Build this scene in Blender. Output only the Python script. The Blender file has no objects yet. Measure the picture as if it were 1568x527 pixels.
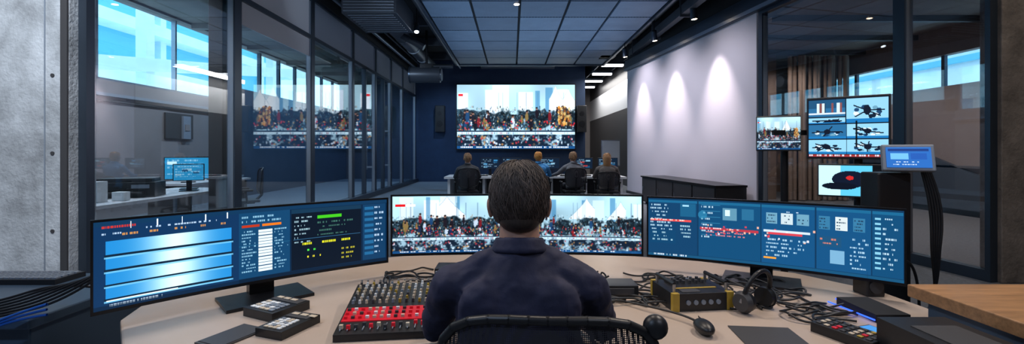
import bpy, math, random
import numpy as np
from mathutils import Vector, Matrix
random.seed(7); rng=np.random.default_rng(11)
S=bpy.context.scene
try:
    S.view_settings.view_transform='Standard'
    S.view_settings.look='None'
except Exception as e: print(e)
COL=S.collection
# ---------------------------------------------------------------- materials
MATS={}
def mat(name,col,rough=.5,metal=0.,var=0.,scale=8.,bump=0.,bscale=None,emit=None,estr=0.,spec=None,stretch=None):
    if name in MATS: return MATS[name]
    m=bpy.data.materials.new(name); m.use_nodes=True
    nt=m.node_tree; b=nt.nodes['Principled BSDF']
    c=(*col,1)
    b.inputs['Base Color'].default_value=c
    b.inputs['Roughness'].default_value=rough
    b.inputs['Metallic'].default_value=metal
    if spec is not None: b.inputs['Specular IOR Level'].default_value=spec
    tc=nt.nodes.new('ShaderNodeTexCoord'); mp=nt.nodes.new('ShaderNodeMapping')
    nt.links.new(tc.outputs['Object'],mp.inputs[0])
    if stretch: mp.inputs['Scale'].default_value=stretch
    if var>0:
        n=nt.nodes.new('ShaderNodeTexNoise'); n.inputs['Scale'].default_value=scale; n.inputs['Detail'].default_value=8; n.inputs['Roughness'].default_value=.65
        r=nt.nodes.new('ShaderNodeValToRGB')
        r.color_ramp.elements[0].position=.3; r.color_ramp.elements[1].position=.7
        r.color_ramp.elements[0].color=tuple(max(0,x*(1-var)) for x in col)+(1,)
        r.color_ramp.elements[1].color=tuple(min(1,x*(1+var)) for x in col)+(1,)
        nt.links.new(mp.outputs[0],n.inputs['Vector']); nt.links.new(n.outputs['Fac'],r.inputs[0]); nt.links.new(r.outputs[0],b.inputs['Base Color'])
    if bump>0:
        n2=nt.nodes.new('ShaderNodeTexNoise'); n2.inputs['Scale'].default_value=bscale or scale*4; n2.inputs['Detail'].default_value=6
        bp=nt.nodes.new('ShaderNodeBump'); bp.inputs['Strength'].default_value=bump; bp.inputs['Distance'].default_value=.02
        nt.links.new(mp.outputs[0],n2.inputs['Vector']); nt.links.new(n2.outputs['Fac'],bp.inputs['Height']); nt.links.new(bp.outputs[0],b.inputs['Normal'])
    if emit:
        b.inputs['Emission Color'].default_value=(*emit,1); b.inputs['Emission Strength'].default_value=estr
    MATS[name]=m; return m
def glass(name,tint=(.93,.96,.98),k=.9,base=.06):
    m=bpy.data.materials.new(name); m.use_nodes=True; nt=m.node_tree
    nt.nodes.clear()
    o=nt.nodes.new('ShaderNodeOutputMaterial'); mx=nt.nodes.new('ShaderNodeMixShader')
    t=nt.nodes.new('ShaderNodeBsdfTransparent'); t.inputs[0].default_value=(*tint,1)
    g=nt.nodes.new('ShaderNodeBsdfGlossy'); g.inputs['Roughness'].default_value=0.0; g.inputs[0].default_value=(1,1,1,1)
    f=nt.nodes.new('ShaderNodeLayerWeight'); f.inputs[0].default_value=.5
    p=nt.nodes.new('ShaderNodeMath'); p.operation='POWER'; p.inputs[1].default_value=3.0
    mu=nt.nodes.new('ShaderNodeMath'); mu.operation='MULTIPLY_ADD'; mu.inputs[1].default_value=k; mu.inputs[2].default_value=base; mu.use_clamp=True
    nt.links.new(f.outputs['Facing'],p.inputs[0]); nt.links.new(p.outputs[0],mu.inputs[0]); nt.links.new(mu.outputs[0],mx.inputs[0])
    nt.links.new(t.outputs[0],mx.inputs[1]); nt.links.new(g.outputs[0],mx.inputs[2]); nt.links.new(mx.outputs[0],o.inputs[0])
    return m
M_black=mat('black_plastic',(.012,.013,.016),.4,var=.2)
M_blackm=mat('black_metal',(.02,.021,.025),.35,.6)
M_matte=mat('matte_black',(.008,.009,.012),.8)
M_frame=mat('aluminium_frame',(.06,.08,.11),.35,.7)
M_serv=mat('service_metal',(.07,.08,.10),.4,.3)
M_framel=mat('light_aluminium',(.3,.34,.4),.35,.8)
M_conc=mat('concrete',(.42,.45,.49),.85,var=.42,scale=2.6,bump=.5,bscale=30)
M_conc2=mat('concrete_brown',(.2,.17,.15),.85,var=.45,scale=3,bump=.5,bscale=30)
M_floor=mat('carpet_grey',(.16,.18,.21),.9,var=.25,scale=30,bump=.3,bscale=200)
M_navy=mat('navy_wall',(.014,.036,.09),.7,var=.15,scale=3)
M_ceil=mat('ceiling_black',(.008,.009,.012),.8)
M_white=mat('projection_white',(.82,.79,.86),.8)
M_lwhite=mat('white_laminate',(.7,.72,.76),.4)
M_grey=mat('grey_panel',(.23,.21,.215),.6,var=.06,scale=2)
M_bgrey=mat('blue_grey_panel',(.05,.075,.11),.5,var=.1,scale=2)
M_dgrey=mat('dark_grey_panel',(.05,.05,.055),.5)
M_brown=mat('brown_plaster',(.17,.13,.11),.8,var=.2,scale=2)
M_curt=mat('curtain_fabric',(.24,.19,.16),.9)
M_desk=mat('beige_desktop',(.50,.40,.33),.38,var=.05,scale=4)
M_deskdark=mat('dark_desk',(.045,.08,.13),.4)
M_wood=mat('oak_wood',(.42,.22,.10),.4,var=.35,scale=3,stretch=(1.5,14,14))
M_glass=glass('clear_glass'); M_glassr=glass('smoke_glass',(.88,.88,.9),.9); M_glasse=glass('exterior_glass',(.97,.98,1),.3,.02)
M_frost=mat('frosted_panel',(.22,.26,.32),.5)
M_blind=mat('roller_blind',(.6,.62,.66),.8)
M_lamp=mat('lamp_emitter',(1,1,1),emit=(.85,.93,1),estr=9)
M_lampw=mat('lamp_emitter_warm',(1,1,1),emit=(1,.75,.5),estr=12)
M_strip=mat('strip_emitter',(1,1,1),emit=(.95,.97,1),estr=3)
M_blueled=mat('blue_led',(0,.1,1),emit=(.03,.10,1),estr=2)
M_red=mat('red_panel',(.55,.01,.025),.35,emit=(.8,.01,.02),estr=.16)
M_cream=mat('cream_plastic',(.65,.55,.42),.35)
M_yellow=mat('yellow_plastic',(.45,.30,.04),.4)
M_silver=mat('silver_metal',(.5,.5,.52),.3,.9)
M_paper=mat('paper_white',(.75,.78,.8),.7)
M_cblue=mat('blue_cable',(.01,.10,.45),.4)
M_skin=mat('skin',(.45,.25,.18),.55,var=.08,scale=20)
M_eye=mat('eye_white',(.7,.7,.7),.2)
M_pupil=mat('eye_pupil',(.02,.015,.01),.2)
# ---------------------------------------------------------------- mesh builder
class MB:
    def __init__(s): s.v=[];s.f=[];s.m=[];s.sm=[];s.ml=[];s.X=Matrix.Identity(4)
    def mi(s,m):
        if m not in s.ml: s.ml.append(m)
        return s.ml.index(m)
    def add(s,vs,fs,m,smooth=False,X=None):
        T=s.X@X if X is not None else s.X
        o=len(s.v); s.v+= [tuple(T@Vector(p)) for p in vs]
        k=s.mi(m)
        for f in fs: s.f.append([i+o for i in f]); s.m.append(k); s.sm.append(smooth)
    def box(s,x0,x1,y0,y1,z0,z1,m,X=None):
        vs=[(x,y,z) for z in (z0,z1) for x,y in ((x0,y0),(x1,y0),(x1,y1),(x0,y1))]
        s.add(vs,[(3,2,1,0),(4,5,6,7),(0,1,5,4),(1,2,6,5),(2,3,7,6),(3,0,4,7)],m,X=X)
    def seg(s,a,b,t,z0,z1,m):
        a=Vector(a);b=Vector(b);d=(b-a);L=d.length;an=math.atan2(d.y,d.x)
        s.box(0,L,-t/2,t/2,z0,z1,m,X=Matrix.Translation((a.x,a.y,0))@Matrix.Rotation(an,4,'Z'))
    def cyl(s,p0,p1,r0,m,r1=None,n=16,smooth=True,caps=True):
        r1=r0 if r1 is None else r1
        p0=Vector(p0);p1=Vector(p1);d=(p1-p0)
        q=d.to_track_quat('Z','Y').to_matrix().to_4x4()
        T=Matrix.Translation(p0)@q; L=d.length
        vs=[(r*math.cos(2*math.pi*i/n),r*math.sin(2*math.pi*i/n),z) for r,z in ((r0,0),(r1,L)) for i in range(n)]
        s.add(vs,[(i,(i+1)%n,n+(i+1)%n,n+i) for i in range(n)],m,smooth,X=T)
        if caps: s.add(vs,[tuple(range(n))[::-1],tuple(range(n,2*n))],m,False,X=T)
    def ell(s,c,r,m,n=16,k=10,X=None):
        if not hasattr(r,'__len__'): r=(r,r,r)
        vs=[(c[0],c[1],c[2]-r[2])]
        for j in range(1,k):
            a=-math.pi/2+math.pi*j/k
            for i in range(n):
                t=2*math.pi*i/n; vs.append((c[0]+r[0]*math.cos(a)*math.cos(t),c[1]+r[1]*math.cos(a)*math.sin(t),c[2]+r[2]*math.sin(a)))
        vs.append((c[0],c[1],c[2]+r[2])); e=len(vs)-1
        fs=[(0,1+(i+1)%n,1+i) for i in range(n)]
        for j in range(k-2):
            for i in range(n):
                A=1+j*n; fs.append((A+i,A+(i+1)%n,A+n+(i+1)%n,A+n+i))
        A=1+(k-2)*n; fs+=[(A+i,A+(i+1)%n,e) for i in range(n)]
        s.add(vs,fs,m,True,X=X)
    def cap(s,p0,p1,r0,r1,m,n=14):
        s.cyl(p0,p1,r0,m,r1,n); s.ell(p0,r0,m,n,8); s.ell(p1,r1,m,n,8)
    def loft(s,secs,m,n=24):
        vs=[]
        for cx,cy,z,rx,ry in secs:
            for i in range(n):
                t=2*math.pi*i/n; vs.append((cx+rx*math.cos(t),cy+ry*math.sin(t),z))
        K=len(secs); fs=[]
        for j in range(K-1):
            for i in range(n): fs.append((j*n+i,j*n+(i+1)%n,(j+1)*n+(i+1)%n,(j+1)*n+i))
        fs+=[tuple(range(n))[::-1],tuple(range((K-1)*n,K*n))]
        s.add(vs,fs,m,True)
    def prism(s,pts,z0,z1,m):
        n=len(pts); vs=[(x,y,z0) for x,y in pts]+[(x,y,z1) for x,y in pts]
        s.add(vs,[tuple(range(n))[::-1],tuple(range(n,2*n))]+[(i,(i+1)%n,n+(i+1)%n,n+i) for i in range(n)],m)
    def build(s,name,parent=None,bevel=0,remesh=0,smooth=0,loc=None,rz=0,disp=0):
        me=bpy.data.meshes.new(name); me.from_pydata(s.v,[],s.f); me.update()
        for m in s.ml: me.materials.append(m)
        me.polygons.foreach_set('material_index',s.m); me.polygons.foreach_set('use_smooth',s.sm); me.update()
        o=bpy.data.objects.new(name,me); COL.objects.link(o)
        if parent: o.parent=parent
        if loc: o.location=loc
        o.rotation_euler[2]=rz
        if remesh:
            r=o.modifiers.new('r','REMESH'); r.mode='VOXEL'; r.voxel_size=remesh; r.use_smooth_shade=True
        if smooth:
            q=o.modifiers.new('s','SMOOTH'); q.factor=.5; q.iterations=smooth
        if disp:
            t=bpy.data.textures.new('folds','CLOUDS'); t.noise_scale=.09; t.noise_depth=2
            d=o.modifiers.new('d','DISPLACE'); d.texture=t; d.strength=disp; d.mid_level=.5
        if bevel:
            b=o.modifiers.new('b','BEVEL'); b.width=bevel; b.segments=2; b.limit_method='ANGLE'
        return o
def empty(name,loc=(0,0,0),rz=0):
    e=bpy.data.objects.new(name,None); e.empty_display_size=.1; e.location=loc; e.rotation_euler[2]=rz; COL.objects.link(e); return e
def simple(name,x0,x1,y0,y1,z0,z1,m,bevel=0):
    b=MB(); b.box(x0,x1,y0,y1,z0,z1,m); return b.build(name,bevel=bevel)
def curve(name,splines,r,m,parent=None,res=2,typ='NURBS'):
    c=bpy.data.curves.new(name,'CURVE'); c.dimensions='3D'; c.bevel_depth=r; c.bevel_resolution=res
    for pts in splines:
        sp=c.splines.new(typ); sp.points.add(len(pts)-1)
        for i,p in enumerate(pts): sp.points[i].co=(*p,1)
        if typ=='NURBS': sp.use_endpoint_u=True; sp.order_u=4
    c.materials.append(m)
    o=bpy.data.objects.new(name,c); COL.objects.link(o)
    if parent: o.parent=parent
    return o
# ---------------------------------------------------------------- screen raster
class Img:
    def __init__(s,w,h,bg): s.w=w;s.h=h;s.a=np.zeros((h,w,3))+np.array(bg)
    def rect(s,x0,y0,x1,y1,c,al=1):
        X0,X1=sorted((int(round(x0*s.w)),int(round(x1*s.w))));Y0,Y1=sorted((int(round(y0*s.h)),int(round(y1*s.h))))
        X1=max(X1,X0+1);Y1=max(Y1,Y0+1)
        s.a[max(0,Y0):Y1,max(0,X0):X1]=s.a[max(0,Y0):Y1,max(0,X0):X1]*(1-al)+np.array(c)*al
    def ell(s,cx,cy,rx,ry,c,al=1,soft=False):
        cx*=s.w;cy*=s.h;rx=max(rx*s.w,.6);ry=max(ry*s.h,.6)
        X0=max(0,int(cx-rx));X1=min(s.w,int(cx+rx)+2);Y0=max(0,int(cy-ry));Y1=min(s.h,int(cy+ry)+2)
        if X1<=X0 or Y1<=Y0: return
        yy,xx=np.mgrid[Y0:Y1,X0:X1]
        d=((xx-cx)/rx)**2+((yy-cy)/ry)**2
        k=(np.clip(1-d,0,1) if soft else (d<=1)*1.)*al
        s.a[Y0:Y1,X0:X1]=s.a[Y0:Y1,X0:X1]*(1-k[...,None])+np.array(c)*k[...,None]
    def line(s,x0,y0,x1,y1,t,c,al=1):
        n=int(max(abs(x1-x0)*s.w,abs(y1-y0)*s.h))+1
        for i in range(n+1):
            u=i/n; x=(x0+(x1-x0)*u)*s.w; y=(y0+(y1-y0)*u)*s.h
            X=int(x);Y=int(y); T=max(1,int(t))
            if 0<=X<s.w and 0<=Y<s.h: s.a[Y:Y+T,X:X+T]=s.a[Y:Y+T,X:X+T]*(1-al)+np.array(c)*al
    def text(s,x0,y0,x1,rows,c,dy=.05,al=.8,dens=.65):
        for r in range(rows):
            x=x0; y=y0+r*dy; e=x0+(x1-x0)*random.uniform(.55,1)
            while x<e:
                w=random.uniform(1,4)/s.w
                if random.random()<dens: s.rect(x,y,min(x+w,e),y+dy*.42,c,al)
                x+=w+1/s.w
def vnoise(h,w,cell,rg):
    gh,gw=int(h/cell)+3,int(w/cell)+3; g=rg.random((gh,gw))
    y=np.arange(h)/cell;x=np.arange(w)/cell; yi=y.astype(int);xi=x.astype(int); fy=(y-yi)[:,None];fx=(x-xi)[None,:]
    fy=fy*fy*(3-2*fy);fx=fx*fx*(3-2*fx)
    a=g[np.ix_(yi,xi)];b=g[np.ix_(yi,xi+1)];c=g[np.ix_(yi+1,xi)];d=g[np.ix_(yi+1,xi+1)]
    return (a*(1-fx)+b*fx)*(1-fy)+(c*(1-fx)+d*fx)*fy
def crowd(w,h,seed):
    random.seed(seed); rg=np.random.default_rng(seed)
    I=Img(w,h,(.70,.87,.95)); asp=w/h; R=random.uniform
    n1=vnoise(h,w,h/3,rg);n2=vnoise(h,w,h/7,rg);n3=vnoise(h,w,h/20,rg);n4=vnoise(h,w,2.,rg)
    I.a*= (.80+.32*n1[...,None])
    for k in range(int(3*asp)):
        x=R(0,1); I.rect(x,R(0,.15),x+R(.05,.14)*2/asp,R(.4,.5),(R(.85,1),R(.93,1),1),.6)
    for k in range(int(1.3*asp)):
        x=R(-.05,.95); I.rect(x,R(0,.1),x+R(.02,.06)*2/asp,.5,(.18,.45,.65),.6)
    for k in range(int(1.2*asp)):   # sail-shaped white canopies
        x=R(-.05,.9); W2=R(.12,.24)*2/asp; t0=R(.0,.1); pk=R(.25,.75)
        for q in range(int(W2*w)):
            u=q/(W2*w); e=abs(u-pk)/max(pk,1-pk); X=int((x+u*W2)*w)
            if 0<=X<w: 
                Y0=int((t0+.34*e**.8)*h); Y1=int(.42*h); I.a[Y0:Y1,X]=I.a[Y0:Y1,X]*.25+np.array((.97,.99,1))*.75; I.a[max(Y0-1,0):Y0,X]=(.45,.58,.68)
    for k in range(int(4*asp)):
        x=R(0,1); I.rect(x,.12,x+.003,.5,(.3,.42,.52),.5)
    yy=(np.arange(h)/h)[:,None]
    env=np.exp(-((yy-.54)/.18)**2)
    f=.50*n2+.28*n3+.25*n1
    msk=np.clip((f*env*1.75-.40)*8,0,1)[...,None]
    leaf=np.array((.03,.06,.09))+np.array((.20,.30,.34))*(n3*n4)[...,None]*1.3
    I.a=I.a*(1-msk)+leaf*msk
    for k in range(int(230*asp)):
        x=R(0,1);y=R(.34,.70); I.ell(x,y,R(.003,.009)/asp,R(.006,.022),random.choice([(.72,.84,.92),(.04,.08,.14),(.45,.6,.7),(.02,.04,.08),(.60,.48,.38),(.25,.35,.42),(.2,.32,.3)]),.7)
    for k in range(int(13*asp)):
        x=R(.04,.97);y=R(.32,.58); q=R(.55,1.05); sc=random.choice([(.45,.1,.14),(.05,.08,.15),(.75,.82,.9),(.1,.15,.3),(.5,.42,.25),(.1,.25,.42),(.10,.08,.12),(.05,.06,.1)])
        I.ell(x,y+.1*q,.020*q/asp*1.6,.09*q,sc,.95); I.ell(x,y,.014*q/asp*1.3,.026*q,(.58,.42,.36),1); I.ell(x,y-.014,.015*q/asp*1.3,.016*q,(.08,.05,.05),1)
    for k in range(int(140*asp)):
        x=R(0,1);y=R(.55,.71); I.ell(x,y,R(.003,.009)/asp*1.4,R(.007,.02),random.choice([(.75,.1,.14),(.80,.28,.26),(.9,.95,1),(.75,.6,.35),(.04,.08,.16),(.08,.16,.3),(.3,.5,.65),(.05,.08,.14),(.85,.15,.2)]),.9)
    I.rect(0,.715,1,.735,(.07,.14,.22)); I.rect(0,.735,1,.772,(.78,.90,.97))
    for k in range(int(30*asp)):
        x=R(0,1); I.rect(x,.74,x+R(.002,.010),.77,random.choice([(.3,.4,.5),(.6,.25,.3),(.5,.65,.75)]),.6)
    low=yy>.775
    t=vnoise(h,w,h/12,rg); t2=vnoise(h,w,3,rg); q=np.clip((.6*t+.4*t2-.48)*4,0,1)[...,None]
    L=np.array((.06,.12,.19))*(1-q)+np.array((.58,.72,.80))*q
    I.a=np.where(low[...,None],L,I.a)
    for k in range(int(60*asp)):
        x=R(0,1);y=R(.80,.95); I.ell(x,y,R(.004,.012)/asp*1.6,R(.01,.02),random.choice([(.7,.2,.25),(.85,.92,1),(.08,.14,.22),(.7,.5,.3)]),.8)
    a=I.a; p=np.pad(a,((1,1),(1,1),(0,0)),'edge'); I.a=.5*a+.125*(p[:-2,1:-1]+p[2:,1:-1]+p[1:-1,:-2]+p[1:-1,2:])
    I.rect(0,.955,1,1,(.08,.30,.52),.85); I.text(.03,.962,.95,1,(1,1,1),dy=.05)
    I.rect(.01,.14,.09,.18,(.9,.9,.95)); I.rect(.01,.14,.05,.18,(.85,.1,.12))
    if asp<3:
        for k in range(60): I.ell(.90+R(-.05,.05),R(.34,.62),.010,.025,random.choice([(.9,.6,.25),(.85,.72,.45),(.5,.28,.12),(.2,.12,.08)]),.7)
    return I
def scr_mat(name,strength):
    m=bpy.data.materials.new(name); m.use_nodes=True; nt=m.node_tree; b=nt.nodes['Principled BSDF']
    at=nt.nodes.new('ShaderNodeAttribute'); at.attribute_name='pix'
    b.inputs['Base Color'].default_value=(.004,.004,.005,1); b.inputs['Roughness'].default_value=.35
    b.inputs['Specular IOR Level'].default_value=.2
    nt.links.new(at.outputs['Color'],b.inputs['Emission Color']); b.inputs['Emission Strength'].default_value=strength
    return m
M_scr=scr_mat('screen_pixels',1.2); M_led=scr_mat('led_wall_pixels',1.6); M_scrl=scr_mat('screen_pixels_bright',1.35)
def screen(img,fn,parent,m,name='screen'):
    h,w=img.h,img.w
    us=np.linspace(0,1,w+1);vs=np.linspace(0,1,h+1)
    V=np.array([fn(u,v) for v in vs for u in us])
    j,i=np.mgrid[0:h,0:w]; a=(j*(w+1)+i).ravel()
    F=np.stack([a,a+w+1,a+w+2,a+1],1)
    me=bpy.data.meshes.new(name); me.vertices.add(len(V)); me.vertices.foreach_set('co',V.ravel())
    me.loops.add(F.size); me.loops.foreach_set('vertex_index',F.ravel())
    me.polygons.add(len(F)); me.polygons.foreach_set('loop_start',np.arange(0,F.size,4)); me.polygons.foreach_set('loop_total',np.full(len(F),4))
    me.update(calc_edges=True)
    c=np.clip(img.a,0,1); lin=np.where(c<=.04045,c/12.92,((c+.055)/1.055)**2.4)
    col=np.ones((h*w,4)); col[:,:3]=lin.reshape(-1,3)
    at=me.color_attributes.new('pix','FLOAT_COLOR','CORNER'); at.data.foreach_set('color',np.repeat(col,4,axis=0).ravel())
    me.materials.append(m); o=bpy.data.objects.new(name,me); COL.objects.link(o); o.parent=parent; return o
# ================================================================= ROOM SHELL
simple('floor',-8.4,10.2,-2.8,26.2,-.15,0,M_floor)
simple('ceiling',-8.4,10.2,-2.8,26.2,5.3,5.45,M_ceil)
simple('wall_back',-4.4,3.2,20,20.25,0,5.3,M_navy)
simple('wall_rear',-8.4,10.2,-2.8,-2.6,0,5.3,M_conc)
def conc_pier(name,x0,x1,y0,y1,m):
    b=MB(); b.box(x0,x1,y0,y1,0,5.3,m); o=b.build(name,bevel=.01); return o
conc_pier('wall_left_pier',-8.4,-4.27,4.4,4.7,M_conc)
conc_pier('wall_right_pier',5.06,10.2,4.72,4.95,M_conc2)
simple('wall_left_near',-6.6,-6.4,-2.6,4.4,0,5.3,M_conc)
simple('wall_right_near',6.6,6.8,-2.6,4.72,0,5.3,M_conc2)
b=MB()
for z in (.6,1.35,2.1,2.85,3.6):
    b.cyl((-4.42,4.401,z),(-4.42,4.392,z),.018,M_dgrey)
b.box(-4.335,-4.27,4.385,4.4,0,5.3,M_dgrey); b.box(-4.50,-4.49,4.394,4.4,0,5.3,M_frost)
b.build('trim_1')
def bay(name,a,c,z0,z1,trans,upper,g,fw=.07,ft=.12,handle=False,blind=False):
    b=MB(); A=Vector(a);C=Vector(c);d=(C-A).normalized();L=(C-A).length
    def P(s): p=A+d*s; return (p.x,p.y)
    b.seg(P(0),P(fw),ft,z0,z1,M_frame); b.seg(P(L-fw),P(L),ft,z0,z1,M_frame)
    b.seg(P(fw),P(fw+.012),ft*.7,z0+.1,z1-.1,M_framel); b.seg(P(L-fw-.012),P(L-fw),ft*.7,z0+.1,z1-.1,M_framel)
    b.seg(P(fw),P(L-fw),ft,z0,z0+.12,M_frame); b.seg(P(fw),P(L-fw),ft,z1-.06,z1,M_frame)
    for t in trans: b.seg(P(fw),P(L-fw),ft,t-.04,t+.04,M_frame)
    top=trans[-1] if trans else z1-.06
    b.seg(P(fw),P(L-fw),.012,z0+.12,top-.04 if trans else top,g)
    if trans: b.seg(P(fw),P(L-fw),.02,top+.04,z1-.06,upper)
    if handle:
        s=L*.78; q=P(s); b.cyl((q[0]+.1,q[1],.8),(q[0]+.1,q[1],2.1),.02,M_framel); b.seg(P(s),P(s+.05),.2,.85,.9,M_framel); b.seg(P(s),P(s+.05),.2,2.0,2.05,M_framel)
        b.seg(P(L*.5),P(L*.5+.06),ft,z0,top,M_frame)
    if blind:
        b.seg(P(.1),P(L-.1),.03,3.35,3.75,M_blind)
    return b.build(name)
LX=-4.25
ys=[4.5,7.0,9.65,12.1,14.1,15.9,17.6,19.95]
for i in range(len(ys)-1):
    bay('window_%d'%(i+1),(LX,ys[i]),(LX,ys[i+1]),0.0,4.6,[3.75] if i else [],M_blind if i==1 else M_frost,M_glass,fw=.09 if i<2 else .07,handle=(i in(3,4)),blind=(i==1))
simple('wall_left',-4.35,-4.15,4.4,20,4.6,5.3,M_ceil)
b=MB(); b.box(-4.18,-4.1,4.5,20,0,.14,M_frame); b.build('baseboard_left')
b=MB(); b.box(-4.62,-4.4,6.95,7.2,0,4.5,M_dgrey); b.build('steel_column',bevel=.01)
# adjoining left room
b=MB(); b.box(-8.3,-8.0,4.7,13.2,0,2.76,M_grey); b.box(-8.3,-8.0,4.7,22.3,4.5,5.3,M_brown)
b.box(-8.3,-8.0,13.2,13.5,2.76,4.5,M_grey); b.box(-8.3,-8.0,13.2,22.3,0,3.2,M_bgrey); 
b.box(-8.0,-7.9,4.7,13.2,2.44,2.5,M_frost); b.box(-8.0,-7.95,4.7,13.2,2.34,2.37,M_dgrey)
b.build('wall_far_left')
simple('wall_left_room_end',-8.3,-4.4,22,22.2,0,5.3,M_dgrey)
b=MB(); b.box(-8.0,-4.35,4.7,22,4.55,4.7,M_brown)
for y in np.arange(9,22,2.4): b.box(-8,-4.35,y,y+.18,4.42,4.55,M_brown)
b.build('ceiling_left_room')
b=MB()
for y in np.arange(4.7,13.3,2.1): b.box(-8.2,-8.1,y,y+.05,2.76,4.5,M_framel)
b.box(-8.16,-8.15,4.7,13.2,2.76,4.5,M_glasse); b.box(-8.2,-8.1,4.7,13.2,2.76,2.82,M_framel); b.build('window_8')
b=MB()
for y in np.arange(13.5,22,1.2): b.box(-8.2,-8.1,y,y+.09,3.2,4.5,M_frame)
b.box(-8.16,-8.15,13.5,22,3.2,4.5,M_glasse); b.build('window_9')
b=MB(); b.box(-7.99,-7.95,10.5,11.4,1.65,2.25,M_dgrey); b.box(-7.95,-7.9,11.0,11.25,1.65,2.2,M_frost); b.box(-7.9,-7.885,11.05,11.2,1.85,2.0,M_grey); b.build('wall_control_panel')
M_ext=mat('exterior_render',(.85,.92,.95),.8,var=.1,scale=1); M_extg=mat('exterior_glazing',(.16,.58,.76),.5)
b=MB(); b.box(-17.6,-17.2,0,34,-1,10,M_extg)
for z in (0,2.4,6.6): b.box(-17.2,-16.2,0,34,z,z+.5,M_ext)
b.box(-17.2,-16.8,0,34,4.0,5.2,M_ext)
for y in np.arange(0,34,4.4): b.box(-17.2,-16.9,y,y+.35,-1,10,M_ext)
for y in np.arange(8,30,9): b.box(-14,-13.6,y,y+.4,-1,10,M_ext)
b.add([(-13.8,9,3.2),(-13.8,9,3.7),(-13.8,30,6.6),(-13.8,30,6.1),(-13.5,9,3.2),(-13.5,9,3.7),(-13.5,30,6.6),(-13.5,30,6.1)],[(0,1,2,3),(7,6,5,4),(0,4,5,1),(3,2,6,7),(1,5,6,2),(0,3,7,4)],M_ext)
b.build('office_building_facade')
# ---- right side
def RX(y): return 4.58+.1236*(8.41-y)
rw=[(RX(14.8),14.8),(RX(8.45),8.45)]
b=MB(); b.seg(rw[0],rw[1],.12,0.0,3.92,M_white); b.build('wall_right')
b=MB(); b.seg((RX(14.8)-.02,14.8),(RX(4.6)-.02,4.6),.24,3.92,4.25,M_frame); b.seg((RX(14.8)-.15,14.8),(RX(4.6)-.15,4.6),.03,3.93,4.0,M_framel); b.seg((RX(14.8),14.8),(RX(4.6),4.6),.1,4.25,5.3,M_ceil); b.build('trim_2')
b=MB(); b.seg((RX(14.8)-.08,14.8),(RX(8.45)-.08,8.45),.03,0,.08,M_dgrey); b.build('baseboard_right')
bay('window_10',(RX(8.4),8.4),(RX(5.72),5.72),0,3.92,[],M_frost,M_glassr,fw=.1)
bay('window_11',(RX(5.72),5.72),(RX(4.76),4.76),0,3.92,[],M_frost,M_glassr,fw=.05)
b=MB(); b.box(9.6,9.8,4.9,26,0,2.8,M_grey); b.box(9.6,9.8,4.9,26,3.5,5.3,M_brown); b.box(9.6,9.8,14,26,2.8,3.5,M_brown); b.box(9.5,9.6,4.9,14,.0,.12,M_dgrey); b.box(9.5,9.6,4.9,14,1.0,1.05,M_framel)
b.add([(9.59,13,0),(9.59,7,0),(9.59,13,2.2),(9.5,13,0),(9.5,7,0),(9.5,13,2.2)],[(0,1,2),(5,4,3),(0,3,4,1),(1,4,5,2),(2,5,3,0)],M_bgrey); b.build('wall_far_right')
b=MB()
for y in np.arange(5,14,1.3): b.box(9.65,9.72,y,y+.08,2.8,3.5,M_frame)
b.box(9.68,9.69,4.9,14,2.8,3.5,M_glasse); b.build('window_12')
b=MB(); b.box(16,16.4,-4,30,-1,9,M_ext)
for z in (1,2.6,3.1,4.5): b.box(15.8,16,-4,30,z,z+.2,M_extg)
b.build('office_building_facade')
simple('wall_right_room_end',4.2,9.6,15.2,15.4,0,5.3,M_brown)
b=MB(); b.box(5.3,9.6,4.95,15.2,4.1,4.25,M_brown)
for y in np.arange(6,15,1.6): b.box(5.3,9.6,y,y+.12,3.98,4.1,M_dgrey)
b.build('ceiling_right_room')
b=MB()
for k in range(20):
    y=12.5+.1*math.sin(k*1.3); b.cyl((7.6+k*.08,y,0.02),(7.6+k*.08,y,3.95),.055,M_curt,n=8)
b.build('curtain')
simple('wall_right_room_partition',5.0,7.4,12.8,12.95,0,4.1,M_brown)
# annex
b=MB(); b.box(4.4,4.6,15.4,25.8,0,3.0,M_dgrey); b.box(4.4,4.6,15.4,25.8,3.0,4.1,M_lwhite); b.box(4.4,4.6,15.4,25.8,4.1,5.3,M_dgrey); b.build('wall_annex_right')
simple('wall_annex_end',-4.4,4.6,25.8,26,0,5.3,M_grey)
simple('wall_annex_left',3.05,3.2,20.25,25.8,0,5.3,M_dgrey)
b=MB()
for y in (17.2,19.2,21.2,23.2): b.box(3.4,4.2,y,y+.18,4.55,4.62,M_strip); b.box(3.35,4.25,y-.05,y+.23,4.62,4.7,M_frame)
b.box(3.4,3.43,16,24,4.7,5.3,M_frame); b.box(4.15,4.18,16,24,4.7,5.3,M_frame)
b.build('ceiling_light')
b=MB(); b.box(3.15,3.75,15.95,15.98,.85,1.7,M_paper,); b.box(3.12,3.78,15.98,16.0,.82,1.73,M_framel)
for x in (3.2,3.7): b.cyl((x,16.0,.85),(x+(.1 if x>3.4 else -.1),16.1,0),.015,M_framel)
b.cyl((3.45,16.0,.9),(3.45,16.4,0),.015,M_framel); b.build('flip_chart_easel')
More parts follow.
